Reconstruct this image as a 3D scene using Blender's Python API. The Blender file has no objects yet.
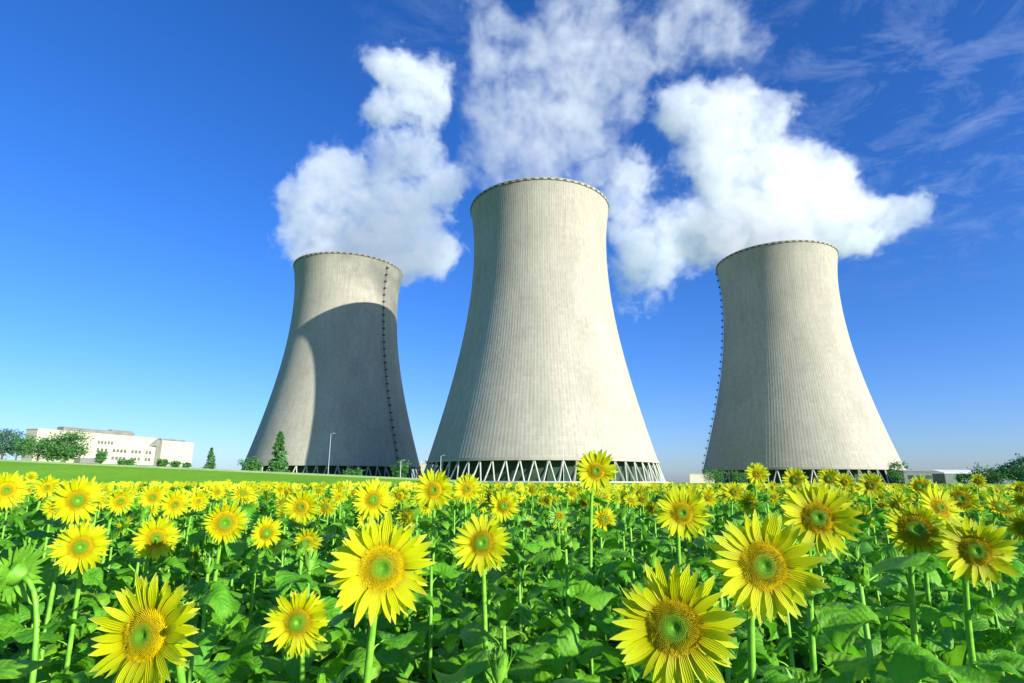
import bpy, bmesh, math, random
import numpy as np
from mathutils import Vector, Matrix, Quaternion, noise as mnoise
R = math.radians
PI = math.pi
rnd = random.Random(11)
sc = bpy.context.scene
C = sc.collection

# ------------------------------------------------------------------ camera
F_PX, PITCH, ROLL, CAM_Z = 584.36, 0.2365, 0.0031, 1.7
W, H_IMG = 1024, 683
cam_d = bpy.data.cameras.new('camera')
cam_d.sensor_fit = 'HORIZONTAL'; cam_d.sensor_width = 36.0
cam_d.lens = F_PX / W * 36.0
cam_d.clip_start = 0.05; cam_d.clip_end = 20000
cam = bpy.data.objects.new('camera', cam_d); C.objects.link(cam)
cam.matrix_world = Matrix.Translation((0, 0, CAM_Z)) @ Matrix.Rotation(PI/2 + PITCH, 4, 'X') @ Matrix.Rotation(ROLL, 4, 'Z')
sc.camera = cam
CM = cam.matrix_world.to_3x3()

def ray(px, py):
    return CM @ Vector(((px - W/2) / F_PX, -(py - H_IMG/2) / F_PX, -1.0))

def at(px, py, Y):
    """the place at forward distance Y that the photo shows at (px, py)"""
    d = ray(px, py); t = Y / d.y
    return Vector((d.x*t, Y, CAM_Z + d.z*t))

CMI = CM.inverted()
def proj(p):
    q = CMI @ (Vector(p) - Vector((0, 0, CAM_Z)))
    return W/2 - q.x/q.z*F_PX, H_IMG/2 + q.y/q.z*F_PX, -q.z

# ------------------------------------------------------------------ object helpers
def tag(o, label=None, cat=None, group=None, kind=None):
    if label: o['label'] = label
    if cat: o['category'] = cat
    if group: o['group'] = group
    if kind: o['kind'] = kind
    return o

def empty(name, loc=(0, 0, 0), rz=0.0):
    o = bpy.data.objects.new(name, None); C.objects.link(o)
    o.location = loc; o.rotation_euler = (0, 0, rz); o.empty_display_size = 0.3
    return o

def link(name, me, parent=None):
    o = bpy.data.objects.new(name, me); C.objects.link(o)
    if parent is not None: o.parent = parent
    return o

def mesh(name, verts, faces, mats, fm=None, smooth=False, uvs=None):
    me = bpy.data.meshes.new(name)
    me.from_pydata([tuple(v) for v in verts], [], faces)
    for m in (mats if isinstance(mats, (list, tuple)) else [mats]): me.materials.append(m)
    if fm is not None: me.polygons.foreach_set('material_index', fm)
    if smooth: me.polygons.foreach_set('use_smooth', [True]*len(me.polygons))
    if uvs is not None:
        ul = me.uv_layers.new(name='UVMap')
        li = np.empty(len(me.loops), dtype=np.int32); me.loops.foreach_get('vertex_index', li)
        ul.data.foreach_set('uv', np.asarray(uvs, dtype=np.float32)[li].ravel())
    me.update()
    return me

class MB:
    """collects shapes for one mesh"""
    def __init__(s): s.v = []; s.f = []; s.m = []; s.uv = []
    def add(s, vs, fs, mi=0, uv=None):
        o = len(s.v); s.v += [tuple(v) for v in vs]
        s.f += [tuple(i+o for i in f) for f in fs]; s.m += [mi]*len(fs)
        s.uv += list(uv) if uv is not None else [(0.5, 0.5)]*len(vs)
    def box(s, x0, x1, y0, y1, z0, z1, mi=0, M=None):
        vs = [Vector((x, y, z)) for z in (z0, z1) for y in (y0, y1) for x in (x0, x1)]
        if M is not None: vs = [M @ v for v in vs]
        s.add(vs, [(0,2,3,1),(4,5,7,6),(0,1,5,4),(2,6,7,3),(0,4,6,2),(1,3,7,5)], mi)
    def bar(s, a, b, w, d, mi=0, up=(0, 0, 1)):
        a = Vector(a); b = Vector(b); t = (b-a).normalized()
        x = t.cross(Vector(up)); x = x.normalized() if x.length > 1e-4 else Vector((1, 0, 0)); y = x.cross(t)
        vs = [p + x*sx*w/2 + y*sy*d/2 for p in (a, b) for sy in (-1, 1) for sx in (-1, 1)]
        s.add(vs, [(0,1,3,2),(4,6,7,5),(0,4,5,1),(2,3,7,6),(0,2,6,4),(1,5,7,3)], mi)
    def tube(s, pts, rad, n=8, mi=0, cap=True):
        pts = [Vector(p) for p in pts]; vs = []; uv = []
        x = None
        for i, p in enumerate(pts):
            t = (pts[min(i+1, len(pts)-1)] - pts[max(i-1, 0)]).normalized()
            if x is None: x = t.orthogonal().normalized()
            x = (x - t*x.dot(t)).normalized(); y = t.cross(x)
            r = rad[i] if isinstance(rad, (list, tuple)) else rad
            for k in range(n):
                a = 2*PI*k/n; vs.append(p + (x*math.cos(a) + y*math.sin(a))*r); uv.append((i/(len(pts)-1), k/n))
        fs = [(i*n+k, i*n+(k+1) % n, (i+1)*n+(k+1) % n, (i+1)*n+k) for i in range(len(pts)-1) for k in range(n)]
        if cap: fs += [tuple(range(n-1, -1, -1)), tuple((len(pts)-1)*n+k for k in range(n))]
        s.add(vs, fs, mi, uv)
    def build(s, name, mats, parent=None, smooth=False, data=False):
        me = mesh(name, s.v, s.f, mats, s.m, smooth, s.uv)
        return me if data else link(name, me, parent)

# ------------------------------------------------------------------ materials
def newmat(name):
    m = bpy.data.materials.new(name); m.use_nodes = True
    nt = m.node_tree; b = nt.nodes['Principled BSDF']
    return m, nt, b

def N(nt, typ, **kw):
    n = nt.nodes.new(typ)
    for k, v in kw.items():
        if isinstance(k, str) and hasattr(n, k): setattr(n, k, v)
    return n

def L(nt, a, b): nt.links.new(a, b)

def math_(nt, op, a, b=None, c=None, clamp=False):
    n = nt.nodes.new('ShaderNodeMath'); n.operation = op; n.use_clamp = clamp
    for i, v in enumerate((a, b, c)):
        if v is None: continue
        if isinstance(v, (int, float)): n.inputs[i].default_value = v
        else: nt.links.new(v, n.inputs[i])
    return n.outputs[0]

def mix(nt, fac, a, b, blend='MIX'):
    n = nt.nodes.new('ShaderNodeMix'); n.data_type = 'RGBA'; n.blend_type = blend
    for sock, v in ((n.inputs[0], fac), (n.inputs[6], a), (n.inputs[7], b)):
        if isinstance(v, (int, float)): sock.default_value = v
        elif isinstance(v, tuple): sock.default_value = (*v, 1) if len(v) == 3 else v
        else: nt.links.new(v, sock)
    return n.outputs[2]

def noise(nt, vec, scale, detail=3, rough=0.55, dist=0.0):
    n = nt.nodes.new('ShaderNodeTexNoise'); n.inputs['Scale'].default_value = scale
    n.inputs['Detail'].default_value = detail; n.inputs['Roughness'].default_value = rough
    n.inputs['Distortion'].default_value = dist
    if vec is not None: nt.links.new(vec, n.inputs['Vector'])
    return n.outputs['Fac']

def ramp(nt, fac, stops):
    n = nt.nodes.new('ShaderNodeValToRGB'); cr = n.color_ramp
    while len(cr.elements) < len(stops): cr.elements.new(0.5)
    for e, (p, c) in zip(cr.elements, stops):
        e.position = p; e.color = (*c, 1) if len(c) == 3 else c
    nt.links.new(fac, n.inputs[0]); return n.outputs[0]

def bump(nt, h, strength, dist, b):
    n = nt.nodes.new('ShaderNodeBump'); n.inputs['Strength'].default_value = strength
    n.inputs['Distance'].default_value = dist
    nt.links.new(h, n.inputs['Height']); nt.links.new(n.outputs[0], b.inputs['Normal'])

def scaled(nt, vec, s):
    n = nt.nodes.new('ShaderNodeMapping'); n.inputs['Scale'].default_value = s
    nt.links.new(vec, n.inputs['Vector']); return n.outputs[0]

def simple(name, col, rough=0.7, var=0.15, scale=3.0, metal=0.0):
    m, nt, b = newmat(name)
    tc = N(nt, 'ShaderNodeTexCoord'); f = noise(nt, tc.outputs['Object'], scale, 4)
    lo = tuple(c*(1-var) for c in col); hi = tuple(min(1, c*(1+var)) for c in col)
    L(nt, ramp(nt, f, [(0.3, lo), (0.7, hi)]), b.inputs['Base Color'])
    b.inputs['Roughness'].default_value = rough; b.inputs['Metallic'].default_value = metal
    return m

# concrete of the tower shells: vertical weather streaks, casting lifts, blotches
def concrete_shell():
    m, nt, b = newmat('tower_concrete')
    tc = N(nt, 'ShaderNodeTexCoord'); sx = N(nt, 'ShaderNodeSeparateXYZ'); L(nt, tc.outputs['Object'], sx.inputs[0])
    ang = math_(nt, 'ARCTAN2', sx.outputs[1], sx.outputs[0])
    cb = N(nt, 'ShaderNodeCombineXYZ'); L(nt, math_(nt, 'MULTIPLY', ang, 40), cb.inputs[0]); L(nt, math_(nt, 'MULTIPLY', sx.outputs[2], 0.05), cb.inputs[1])
    streak = noise(nt, cb.outputs[0], 1.0, 5, 0.65)
    blot = noise(nt, scaled(nt, tc.outputs['Object'], (0.05, 0.05, 0.03)), 1.0, 5, 0.6)
    c = ramp(nt, streak, [(0.25, (0.30, 0.278, 0.215)), (0.5, (0.40, 0.373, 0.298)), (0.78, (0.46, 0.43, 0.345))])
    c = mix(nt, 0.55, c, ramp(nt, blot, [(0.3, (0.29, 0.27, 0.21)), (0.7, (0.46, 0.43, 0.345))]))
    # panels: every lift and every rib bay a slightly different tone
    pc = N(nt, 'ShaderNodeCombineXYZ')
    L(nt, math_(nt, 'FLOOR', math_(nt, 'MULTIPLY', ang, 96/PI)), pc.inputs[0])
    L(nt, math_(nt, 'FLOOR', math_(nt, 'MULTIPLY', sx.outputs[2], 0.5)), pc.inputs[1])
    wn = N(nt, 'ShaderNodeTexWhiteNoise'); L(nt, pc.outputs[0], wn.inputs['Vector'])
    pm = N(nt, 'ShaderNodeMapRange'); pm.inputs[3].default_value = 0.93; pm.inputs[4].default_value = 1.05
    L(nt, wn.outputs['Value'], pm.inputs[0])
    vm = N(nt, 'ShaderNodeVectorMath', operation='SCALE'); L(nt, c, vm.inputs[0]); L(nt, pm.outputs[0], vm.inputs['Scale'])
    # thin joint lines between the lifts
    fr = math_(nt, 'FRACT', math_(nt, 'MULTIPLY', sx.outputs[2], 0.25))
    ln = math_(nt, 'LESS_THAN', fr, 0.09)
    c = mix(nt, math_(nt, 'MULTIPLY', ln, 0.2), vm.outputs[0], (0.27, 0.265, 0.23))
    # rain streaks running down from the lip, and a grimy foot
    cs = N(nt, 'ShaderNodeCombineXYZ'); L(nt, math_(nt, 'MULTIPLY', ang, 26), cs.inputs[0]); L(nt, math_(nt, 'MULTIPLY', sx.outputs[2], 0.012), cs.inputs[1])
    st = math_(nt, 'MULTIPLY', math_(nt, 'SUBTRACT', noise(nt, cs.outputs[0], 1.6, 6, 0.72), 0.50), 5.0, clamp=True)
    hm = N(nt, 'ShaderNodeMapRange'); hm.inputs[1].default_value = 95; hm.inputs[2].default_value = 155; hm.inputs[3].default_value = 0.18; hm.inputs[4].default_value = 0.6
    L(nt, sx.outputs[2], hm.inputs[0])
    c = mix(nt, math_(nt, 'MULTIPLY', st, hm.outputs[0]), c, (0.23, 0.225, 0.19))
    L(nt, c, b.inputs['Base Color'])
    b.inputs['Roughness'].default_value = 0.9; b.inputs['Specular IOR Level'].default_value = 0.2
    g = noise(nt, tc.outputs['Object'], 0.8, 4)
    bump(nt, g, 0.25, 0.25, b)
    return m

M = {}
M['shell'] = concrete_shell()
M['concrete'] = simple('pale_concrete', (0.40, 0.42, 0.34), 0.85, 0.12, 0.5)
M['shaded_fill'] = simple('shaded_fill_pack', (0.03, 0.065, 0.035), 0.9, 0.3, 0.3)  # shade inside the tower foot and its green glow put into this colour
M['notch'] = simple('parapet_recess', (0.10, 0.105, 0.10), 0.9, 0.3, 0.6)
M['steel_dark'] = simple('weathered_steel', (0.05, 0.055, 0.055), 0.6, 0.3, 0.4)
M['steel'] = simple('galvanised_steel', (0.55, 0.57, 0.58), 0.45, 0.1, 2.0, 0.5)
M['plaster'] = simple('cream_plaster', (0.50, 0.46, 0.355), 0.85, 0.05, 0.1)
M['roof'] = simple('roof_felt', (0.19, 0.19, 0.185), 0.9, 0.2, 0.3)
M['glass_dark'] = simple('window_glass', (0.03, 0.045, 0.05), 0.15, 0.2, 0.5)
M['kerb'] = simple('kerb_concrete', (0.26, 0.36, 0.14), 0.85, 0.15, 0.4)
M['white_roof'] = simple('white_roof_sheet', (0.8, 0.8, 0.78), 0.5, 0.05, 0.2)
M['grey_green_wall'] = simple('grey_green_cladding', (0.10, 0.14, 0.11), 0.7, 0.2, 0.2)

# ------------------------------------------------------------------ light
SUN_AZ, SUN_EL = R(127.5), R(17.0)
sund = bpy.data.lights.new('sun', 'SUN'); sund.energy = 5.0; sund.angle = R(0.5); sund.color = (1.0, 0.965, 0.86)
sun = bpy.data.objects.new('sun', sund); C.objects.link(sun)
S = Vector((math.sin(SUN_AZ)*math.cos(SUN_EL), math.cos(SUN_AZ)*math.cos(SUN_EL), math.sin(SUN_EL)))
sun.rotation_euler = S.to_track_quat('Z', 'Y').to_euler(); sun.location = S*300

wd = bpy.data.worlds.new('World'); sc.world = wd; wd.use_nodes = True
nt = wd.node_tree; bg = nt.nodes['Background']
sky = N(nt, 'ShaderNodeTexSky'); sky.sky_type = 'NISHITA'; sky.sun_disc = False
sky.sun_elevation = R(40); sky.sun_elevation = SUN_EL; sky.sun_rotation = SUN_AZ
sky.air_density = 1.0; sky.dust_density = 0.6; sky.ozone_density = 2.5
tint = mix(nt, 1.0, sky.outputs[0], (SKY_TINT := (0.78, 0.97, 1.56)), 'MULTIPLY')
hs = N(nt, 'ShaderNodeHueSaturation'); hs.inputs['Saturation'].default_value = 1.12; L(nt, tint, hs.inputs['Color'])
# thin high cloud streaks, given by direction on the sky
tc = N(nt, 'ShaderNodeTexCoord'); sp = N(nt, 'ShaderNodeSeparateXYZ'); L(nt, tc.outputs['Generated'], sp.inputs[0])
zz = math_(nt, 'MAXIMUM', math_(nt, 'ADD', sp.outputs[2], 0.08), 0.03)
cx = math_(nt, 'DIVIDE', sp.outputs[0], zz); cy = math_(nt, 'DIVIDE', sp.outputs[1], zz)
cb = N(nt, 'ShaderNodeCombineXYZ'); L(nt, cx, cb.inputs[0]); L(nt, math_(nt, 'MULTIPLY', cy, 1.1), cb.inputs[1])
w1 = noise(nt, cb.outputs[0], 5.0, 9, 0.66, 0.6)
w1 = math_(nt, 'MULTIPLY', math_(nt, 'SUBTRACT', w1, 0.48), 3.2, clamp=True)
# where they drift: upper right of the photographed sky
dr = Vector(ray(930, 85)).normalized()
def lobe(px, py, wdeg):
    d = Vector(ray(px, py)).normalized()
    n = N(nt, 'ShaderNodeVectorMath', operation='DOT_PRODUCT'); nt.links.new(tc.outputs['Generated'], n.inputs[0]); n.inputs[1].default_value = d
    mr = N(nt, 'ShaderNodeMapRange'); mr.interpolation_type = 'SMOOTHSTEP'
    mr.inputs[1].default_value = math.cos(R(wdeg)); mr.inputs[2].default_value = 1.0
    nt.links.new(n.outputs['Value'], mr.inputs[0]); return mr.outputs[0]
area = math_(nt, 'MAXIMUM', lobe(900, 95, 17), lobe(640, 20, 17))
area = math_(nt, 'MAXIMUM', area, math_(nt, 'MULTIPLY', lobe(1080, 60, 16), 0.9))
area = math_(nt, 'MAXIMUM', area, math_(nt, 'MULTIPLY', lobe(470, 10, 12), 0.5))
cl = math_(nt, 'MULTIPLY', w1, area)
skyc = mix(nt, math_(nt, 'MULTIPLY', cl, 0.27), hs.outputs[0], (CLOUD_C := (5.5, 6.6, 8.6)))
L(nt, skyc, bg.inputs['Color']); bg.inputs['Strength'].default_value = 0.088

# ------------------------------------------------------------------ terrain
def sst(a, b, x):
    t = min(1, max(0, (x-a)/(b-a))); return t*t*(3-2*t)
def ground_z(x, y):
    bank = 1.55 - 0.041*min(x, -4) - 0.16 if x < -4 else 1.55
    if y <= 0: return 0.0
    z = bank*sst(48, 98, y)
    if y > 104:
        # behind the bank the works yard lies lower, but the ground under the office block stays high
        hold = 1 - sst(-0.51, -0.47, x/y)
        hold *= 1 - sst(330, 400, y)
        low = 1.65
        hi = max(low, 1.55 - 0.041*max(x, -230))
        tgt = hold*hi + (1-hold)*low
        z = bank + (tgt - bank)*sst(104, 150, y)
    return z
def lines(lo, hi, mid_lo, mid_hi, step, far):
    a = list(np.arange(mid_lo, mid_hi+1e-6, step)); x = mid_hi; s = step
    while x < hi: s *= 1.35; x += s; a.append(min(x, hi))
    x = mid_lo; s = step
    while x > lo: s *= 1.35; x -= s; a.insert(0, max(x, lo))
    return a
gx = lines(-6000, 6000, -260, 260, 6, 0); gy = lines(-6000, 9000, 0, 470, 5, 0)
vs = [(x, y, ground_z(x, y) - 0.02) for y in gy for x in gx]; nx = len(gx)
fs = [(j*nx+i, j*nx+i+1, (j+1)*nx+i+1, (j+1)*nx+i) for j in range(len(gy)-1) for i in range(nx-1)]
m, nt, b = newmat('meadow_grass')
tc = N(nt, 'ShaderNodeTexCoord')
f1 = noise(nt, tc.outputs['Object'], 0.06, 5, 0.6); f2 = noise(nt, tc.outputs['Object'], 1.4, 4, 0.7)
c = mix(nt, 0.5, ramp(nt, f1, [(0.35, (0.13, 0.34, 0.012)), (0.65, (0.24, 0.50, 0.02))]), ramp(nt, f2, [(0.3, (0.12, 0.32, 0.015)), (0.7, (0.27, 0.54, 0.03))]))
geo = N(nt, 'ShaderNodeSeparateXYZ'); L(nt, tc.outputs['Object'], geo.inputs[0])
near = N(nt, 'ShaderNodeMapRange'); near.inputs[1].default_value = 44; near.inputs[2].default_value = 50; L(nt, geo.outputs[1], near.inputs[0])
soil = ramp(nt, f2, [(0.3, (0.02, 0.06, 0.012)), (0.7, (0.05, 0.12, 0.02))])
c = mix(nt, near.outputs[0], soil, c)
L(nt, c, b.inputs['Base Color']); b.inputs['Roughness'].default_value = 0.95; b.inputs['Specular IOR Level'].default_value = 0.1
bump(nt, f2, 0.6, 0.15, b)
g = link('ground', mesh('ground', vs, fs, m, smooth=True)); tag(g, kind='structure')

# ------------------------------------------------------------------ cooling towers
RT, ZT, BL, BU, HL, HT = 37.165, 128.84, 96.03, 71.1, 9.77, 155.0
def rad(z): return RT*math.sqrt(1 + ((z-ZT)/(BL if z < ZT else BU))**2)
def shell_mesh():
    n, rings = 192*5, 60
    zs = [HL + (HT-HL)*i/rings for i in range(rings+1)]
    vs, fs = [], []
    off = [0.0, 0.0, 0.0, 0.04, 0.04]
    for z in zs:
        r = rad(z)
        for k in range(n):
            a = 2*PI*(k + (0.30 if k % 5 == 3 else (-0.30 if k % 5 == 4 else 0)))/n
            rr = r + off[k % 5]
            vs.append((rr*math.cos(a), rr*math.sin(a), z))
    for i in range(rings):
        for k in range(n): fs.append((i*n+k, i*n+(k+1) % n, (i+1)*n+(k+1) % n, (i+1)*n+k))
    o = len(vs); ni = 192
    for z in zs[::5]:
        r = rad(z) - (0.9 if z > 30 else 1.3)
        for k in range(ni): a = 2*PI*k/ni; vs.append((r*math.cos(a), r*math.sin(a), z))
    ri = len(zs[::5])
    for i in range(ri-1):
        for k in range(ni): fs.append((o+i*ni+k, o+(i+1)*ni+k, o+(i+1)*ni+(k+1) % ni, o+i*ni+(k+1) % ni))
    # close the lip and the foot
    def ring(z, r, n2, o2, i2, flip):
        pass
    for (outer0, inner0, flip) in ((rings*n, o+(ri-1)*ni, False), (0, o, True)):
        for k in range(ni):
            idx = [outer0 + (k*5+j) % n for j in range(6)]
            f = idx + [inner0+(k+1) % ni, inner0+k]
            fs.append(tuple(f if not flip else reversed(f)))
    return mesh('shell', vs, fs, M['shell'])
def ring_mb(mb, r0, r1, z0, z1, n, mi=0, a0=0.0, a1=2*PI):
    full = abs(a1-a0-2*PI) < 1e-6; m_ = n if full else n+1
    vs = []
    for k in range(m_):
        a = a0 + (a1-a0)*k/n; c_, s_ = math.cos(a), math.sin(a)
        vs += [(r0*c_, r0*s_, z0), (r1*c_, r1*s_, z0), (r1*c_, r1*s_, z1), (r0*c_, r0*s_, z1)]
    fs = []
    for k in range(n):
        p, q = 4*k, 4*((k+1) % m_)
        for j in range(4): fs.append((p+j, p+(j+1) % 4, q+(j+1) % 4, q+j))
    if not full: fs += [(3, 2, 1, 0), tuple(4*n+j for j in range(4))]
    mb.add(vs, fs, mi)
rT = rad(HT)
pb = MB()
ring_mb(pb, rT-0.2, rT+0.10, HT-1.25, HT-0.3, 180, 1)          # recess band behind the blocks
for k in range(60):
    a = 2*PI*k/60; ring_mb(pb, rT+0.10, rT+0.28, HT-1.22, HT-0.32, 4, 0, a, a+2*PI/60*0.5)
ring_mb(pb, rT-0.95, rT+0.30, HT-0.3, HT+0.05, 180, 0)
parapet_me = pb.build('parapet', [M['shell'], M['notch']], data=True)
shell_me = shell_mesh()
lb = MB()
rl = rad(HL); da = PI/60
for s in (-1, 1):
    lb.bar((rl-0.6, 0, HL+0.05), ((rl+2.6)*math.cos(s*da*0.78), (rl+2.6)*math.sin(s*da*0.78), 0.25), 0.55, 0.6)
leg_me = lb.build('support_leg', M['concrete'], data=True)
bb = MB(); ring_mb(bb, rl+1.2, rl+4.2, -1.5, 0.6, 120, 0); basin_me = bb.build('basin_rim', M['concrete'], data=True)
fb = MB(); ring_mb(fb, rl-9, rl-6, -0.5, HL+1.5, 96, 0); fill_me = fb.build('fill_pack', M['shaded_fill'], data=True)
gb = MB(); ring_mb(gb, rl-1.4, rl+0.35, HL-0.35, HL+0.9, 240, 0); lint_me = gb.build('ring_beam', M['shell'], data=True)

def ladder(parent, phi, step=5.0):
    """stair ladder up the shell, with a landing every few metres"""
    mb = MB(); zs = [2 + 3*i for i in range(51)]
    cp, sp_ = math.cos(phi), math.sin(phi)
    def P(z, out, side): r = rad(max(z, HL)) + out; return (r*cp - side*sp_, r*sp_ + side*cp, z)
    for s in (-0.35, 0.35):
        mb.tube([P(z, 0.75, s) for z in zs], 0.08, 5)
    for z in np.arange(HL+1, HT-2, 1.0): mb.bar(P(z, 0.75, -0.35), P(z, 0.75, 0.35), 0.07, 0.07)
    lad = mb.build('ladder', M['steel_dark'], parent)
    land = MB(); land.box(0.0, 1.7, -0.9, 0.9, -0.06, 0.06)
    for y in (-0.88, 0.88):
        for x in (0.3, 1.65): land.bar((x, y, 0), (x, y, 1.15), 0.09, 0.09)
        land.bar((0.2, y, 1.15), (1.68, y, 1.15), 0.09, 0.09)
        land.box(0.1, 1.66, y-0.02, y+0.02, 0.1, 0.75)
    land.bar((1.66, -0.88, 1.15), (1.66, 0.88, 1.15), 0.09, 0.09); land.box(1.64, 1.68, -0.86, 0.86, 0.1, 0.75)
    lm = land.build('landing', M['steel_dark'], data=True)
    z = HL + 5
    while z < HT-4:
        o = link('landing', lm, lad); r = rad(z)
        o.location = (r*cp + 0.28*cp, r*sp_ + 0.28*sp_, z); o.rotation_euler = (0, 0, phi); o.scale = (.8, .8, .8)
        z += step

def tower(x, y, gz, label, phi_ladder=None):
    t = empty('cooling_tower', (x, y, gz)); tag(t, label, 'cooling tower', 'cooling towers of the power station')
    link('shell', shell_me, t); link('parapet', parapet_me, t); link('ring_beam', lint_me, t)
    link('basin_rim', basin_me, t); link('fill_pack', fill_me, t)
    for k in range(60):
        o = link('support_leg', leg_me, t); o.rotation_euler = (0, 0, 2*PI*k/60)
    if phi_ladder is not None: ladder(t, phi_ladder)
    return t
TW = [(-123.75, 418.8, 1.78), (15.69, 311.8, 1.64), (187.4, 392.0, -0.1)]
def phi_for(k, px, z):
    """angle round tower k at which the photo shows column px at height z (near side)"""
    x, y, g_ = TW[k]; best = None
    for i in range(720):
        a = 2*PI*i/720; r = rad(z); p = (x+r*math.cos(a), y+r*math.sin(a), g_+z)
        if math.cos(a)*(-x) + math.sin(a)*(-y) + 0 < r*0 + 0: continue
        e = abs(proj(p)[0]-px)
        if best is None or e < best[0]: best = (e, a)
    return best[1]
tower(*TW[0], 'left cooling tower, partly in shadow, with dark ladder line running down', phi_for(0, 384.5, 140))
tower(*TW[1], 'biggest and tallest looking concrete cooling tower in the middle', None).scale = (1.004, 1.004, 0.984)
a_sil = math.atan2(-TW[2][1], -TW[2][0]) - R(82)
tower(*TW[2], 'right cooling tower with ladder landings along its left outline', a_sil)
# ------------------------------------------------------------------ steam plumes (real volumes)
def plume(name, label, blobs, nscale, gain, cut, dens, amp, seed, margin=0.0):
    """blobs: (px, py, r_px, Y) -> soft balls in the air; one closed mesh round them filled with steam"""
    bl = []
    for (px, py, rp, Y) in blobs:
        p = at(px, py, Y); u, v, d = proj(p); bl.append((p, rp*d/F_PX))
    bm = bmesh.new()
    for p, r in bl:
        bmesh.ops.create_icosphere(bm, subdivisions=3, radius=r*1.25, matrix=Matrix.Translation(p))
    me = bpy.data.meshes.new(name); bm.to_mesh(me); bm.free()
    tmp = bpy.data.objects.new('tmp', me); C.objects.link(tmp)
    md = tmp.modifiers.new('r', 'REMESH'); md.mode = 'VOXEL'; md.voxel_size = 5.0
    dg = bpy.context.evaluated_depsgraph_get()
    me2 = bpy.data.meshes.new_from_object(tmp.evaluated_get(dg)); me2.name = name
    bpy.data.objects.remove(tmp)
    m = bpy.data.materials.new(name); m.use_nodes = True; nt = m.node_tree
    for n in list(nt.nodes):
        if n.type == 'BSDF_PRINCIPLED': nt.nodes.remove(n)
    out = [n for n in nt.nodes if n.type == 'OUTPUT_MATERIAL'][0]
    tc = N(nt, 'ShaderNodeTexCoord'); P0 = tc.outputs['Object']
    wn = nt.nodes.new('ShaderNodeTexNoise'); wn.inputs['Scale'].default_value = 0.022; wn.inputs['Detail'].default_value = 2; nt.links.new(P0, wn.inputs['Vector'])
    wm = N(nt, 'ShaderNodeVectorMath', operation='MULTIPLY_ADD'); nt.links.new(wn.outputs['Color'], wm.inputs[0])
    wm.inputs[1].default_value = (34, 34, 34); wa = N(nt, 'ShaderNodeVectorMath', operation='ADD'); nt.links.new(P0, wa.inputs[0]); wa.inputs[1].default_value = (-17, -17, -17)
    nt.links.new(wa.outputs[0], wm.inputs[2]); P = wm.outputs[0]
    fld = None
    for p, r in bl:
        n = N(nt, 'ShaderNodeVectorMath', operation='DISTANCE'); nt.links.new(P, n.inputs[0]); n.inputs[1].default_value = p
        q = math_(nt, 'MULTIPLY', n.outputs['Value'], 1.0/(r*1.2))
        v = math_(nt, 'MULTIPLY_ADD', math_(nt, 'MULTIPLY', q, q), -1.0, 1.0, clamp=True); v = math_(nt, 'MULTIPLY', v, v)
        fld = v if fld is None else math_(nt, 'ADD', fld, v)
    fld = math_(nt, 'MINIMUM', fld, 1.0)
    off = N(nt, 'ShaderNodeVectorMath', operation='ADD'); nt.links.new(P0, off.inputs[0]); off.inputs[1].default_value = (seed*37.0, seed*11.0, 0)
    n1 = noise(nt, off.outputs[0], nscale*1.6, 6, 0.68, 0.5)
    n2 = noise(nt, off.outputs[0], nscale*5.5, 5, 0.65, 0.3)
    e = math_(nt, 'MULTIPLY', math_(nt, 'SUBTRACT', n1, 0.5), amp*1.7)
    e = math_(nt, 'ADD', e, math_(nt, 'MULTIPLY', math_(nt, 'SUBTRACT', n2, 0.5), 1.25))
    d = math_(nt, 'SUBTRACT', math_(nt, 'ADD', fld, e), cut)
    d = math_(nt, 'MULTIPLY', d, gain, clamp=True)
    edge = math_(nt, 'MULTIPLY', fld, 8.0, clamp=True)
    d = math_(nt, 'MULTIPLY', math_(nt, 'MULTIPLY', d, edge), dens)
    vp = N(nt, 'ShaderNodeVolumeScatter'); vp.inputs['Color'].default_value = (0.975, 0.98, 0.99, 1); vp.inputs['Anisotropy'].default_value = 0.0
    L(nt, d, vp.inputs['Density']); L(nt, vp.outputs[0], out.inputs['Volume'])
    me2.materials.clear(); me2.materials.append(m)
    o = link(name, me2); tag(o, label, 'steam plume', 'steam plumes over the towers')
    return o
YL, YC, YR = 425, 320, 398
plume('steam_plume', 'left tall steam plume over the shadowed cooling tower, narrow at its top',
      [(348,268,56,YL),(400,262,44,YL),(330,235,50,YL),(392,235,50,YL),(435,245,34,YL),(308,212,36,YL),(360,195,46,YL),(415,200,44,YL),
       (345,160,30,YL),(392,155,36,YL),(425,150,30,YL),(398,112,34,YL),(432,110,30,YL),(398,72,32,YL),(430,78,30,YL),(288,205,26,YL),(384,66,26,YL),(374,112,22,YL),(442,95,26,YL),(320,180,34,YL),(446,180,28,YL),(440,252,34,YL),(300,240,34,YL)],
      0.030, 2.6, 0.52, 0.045, 1.55, 1)
plume('steam_plume', 'thin ragged steam plume rising over the middle tower to the picture top',
      [(540,205,62,YC),(520,165,60,YC),(560,150,60,YC),(515,110,48,YC),(570,90,58,YC),(510,50,46,YC),(560,30,60,YC),(620,60,60,YC),(680,30,60,YC),(612,110,46,YC),(740,40,50,YC),(600,-20,60,YC),(700,-10,50,YC),(490,170,44,YC),(485,90,44,YC),(490,30,40,YC),(610,170,46,YC),(560,110,60,YC),(480,-10,40,YC)],
      0.030, 1.6, 0.68, 0.026, 1.7, 2)
plume('steam_plume', 'drifting steam cloud hanging between the middle and right towers',
      [(640,275,48,520),(650,230,46,520),(610,215,36,520),(675,250,40,520),(690,210,34,520),(630,180,40,520)],
      0.026, 2.0, 0.56, 0.030, 1.8, 3)
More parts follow.
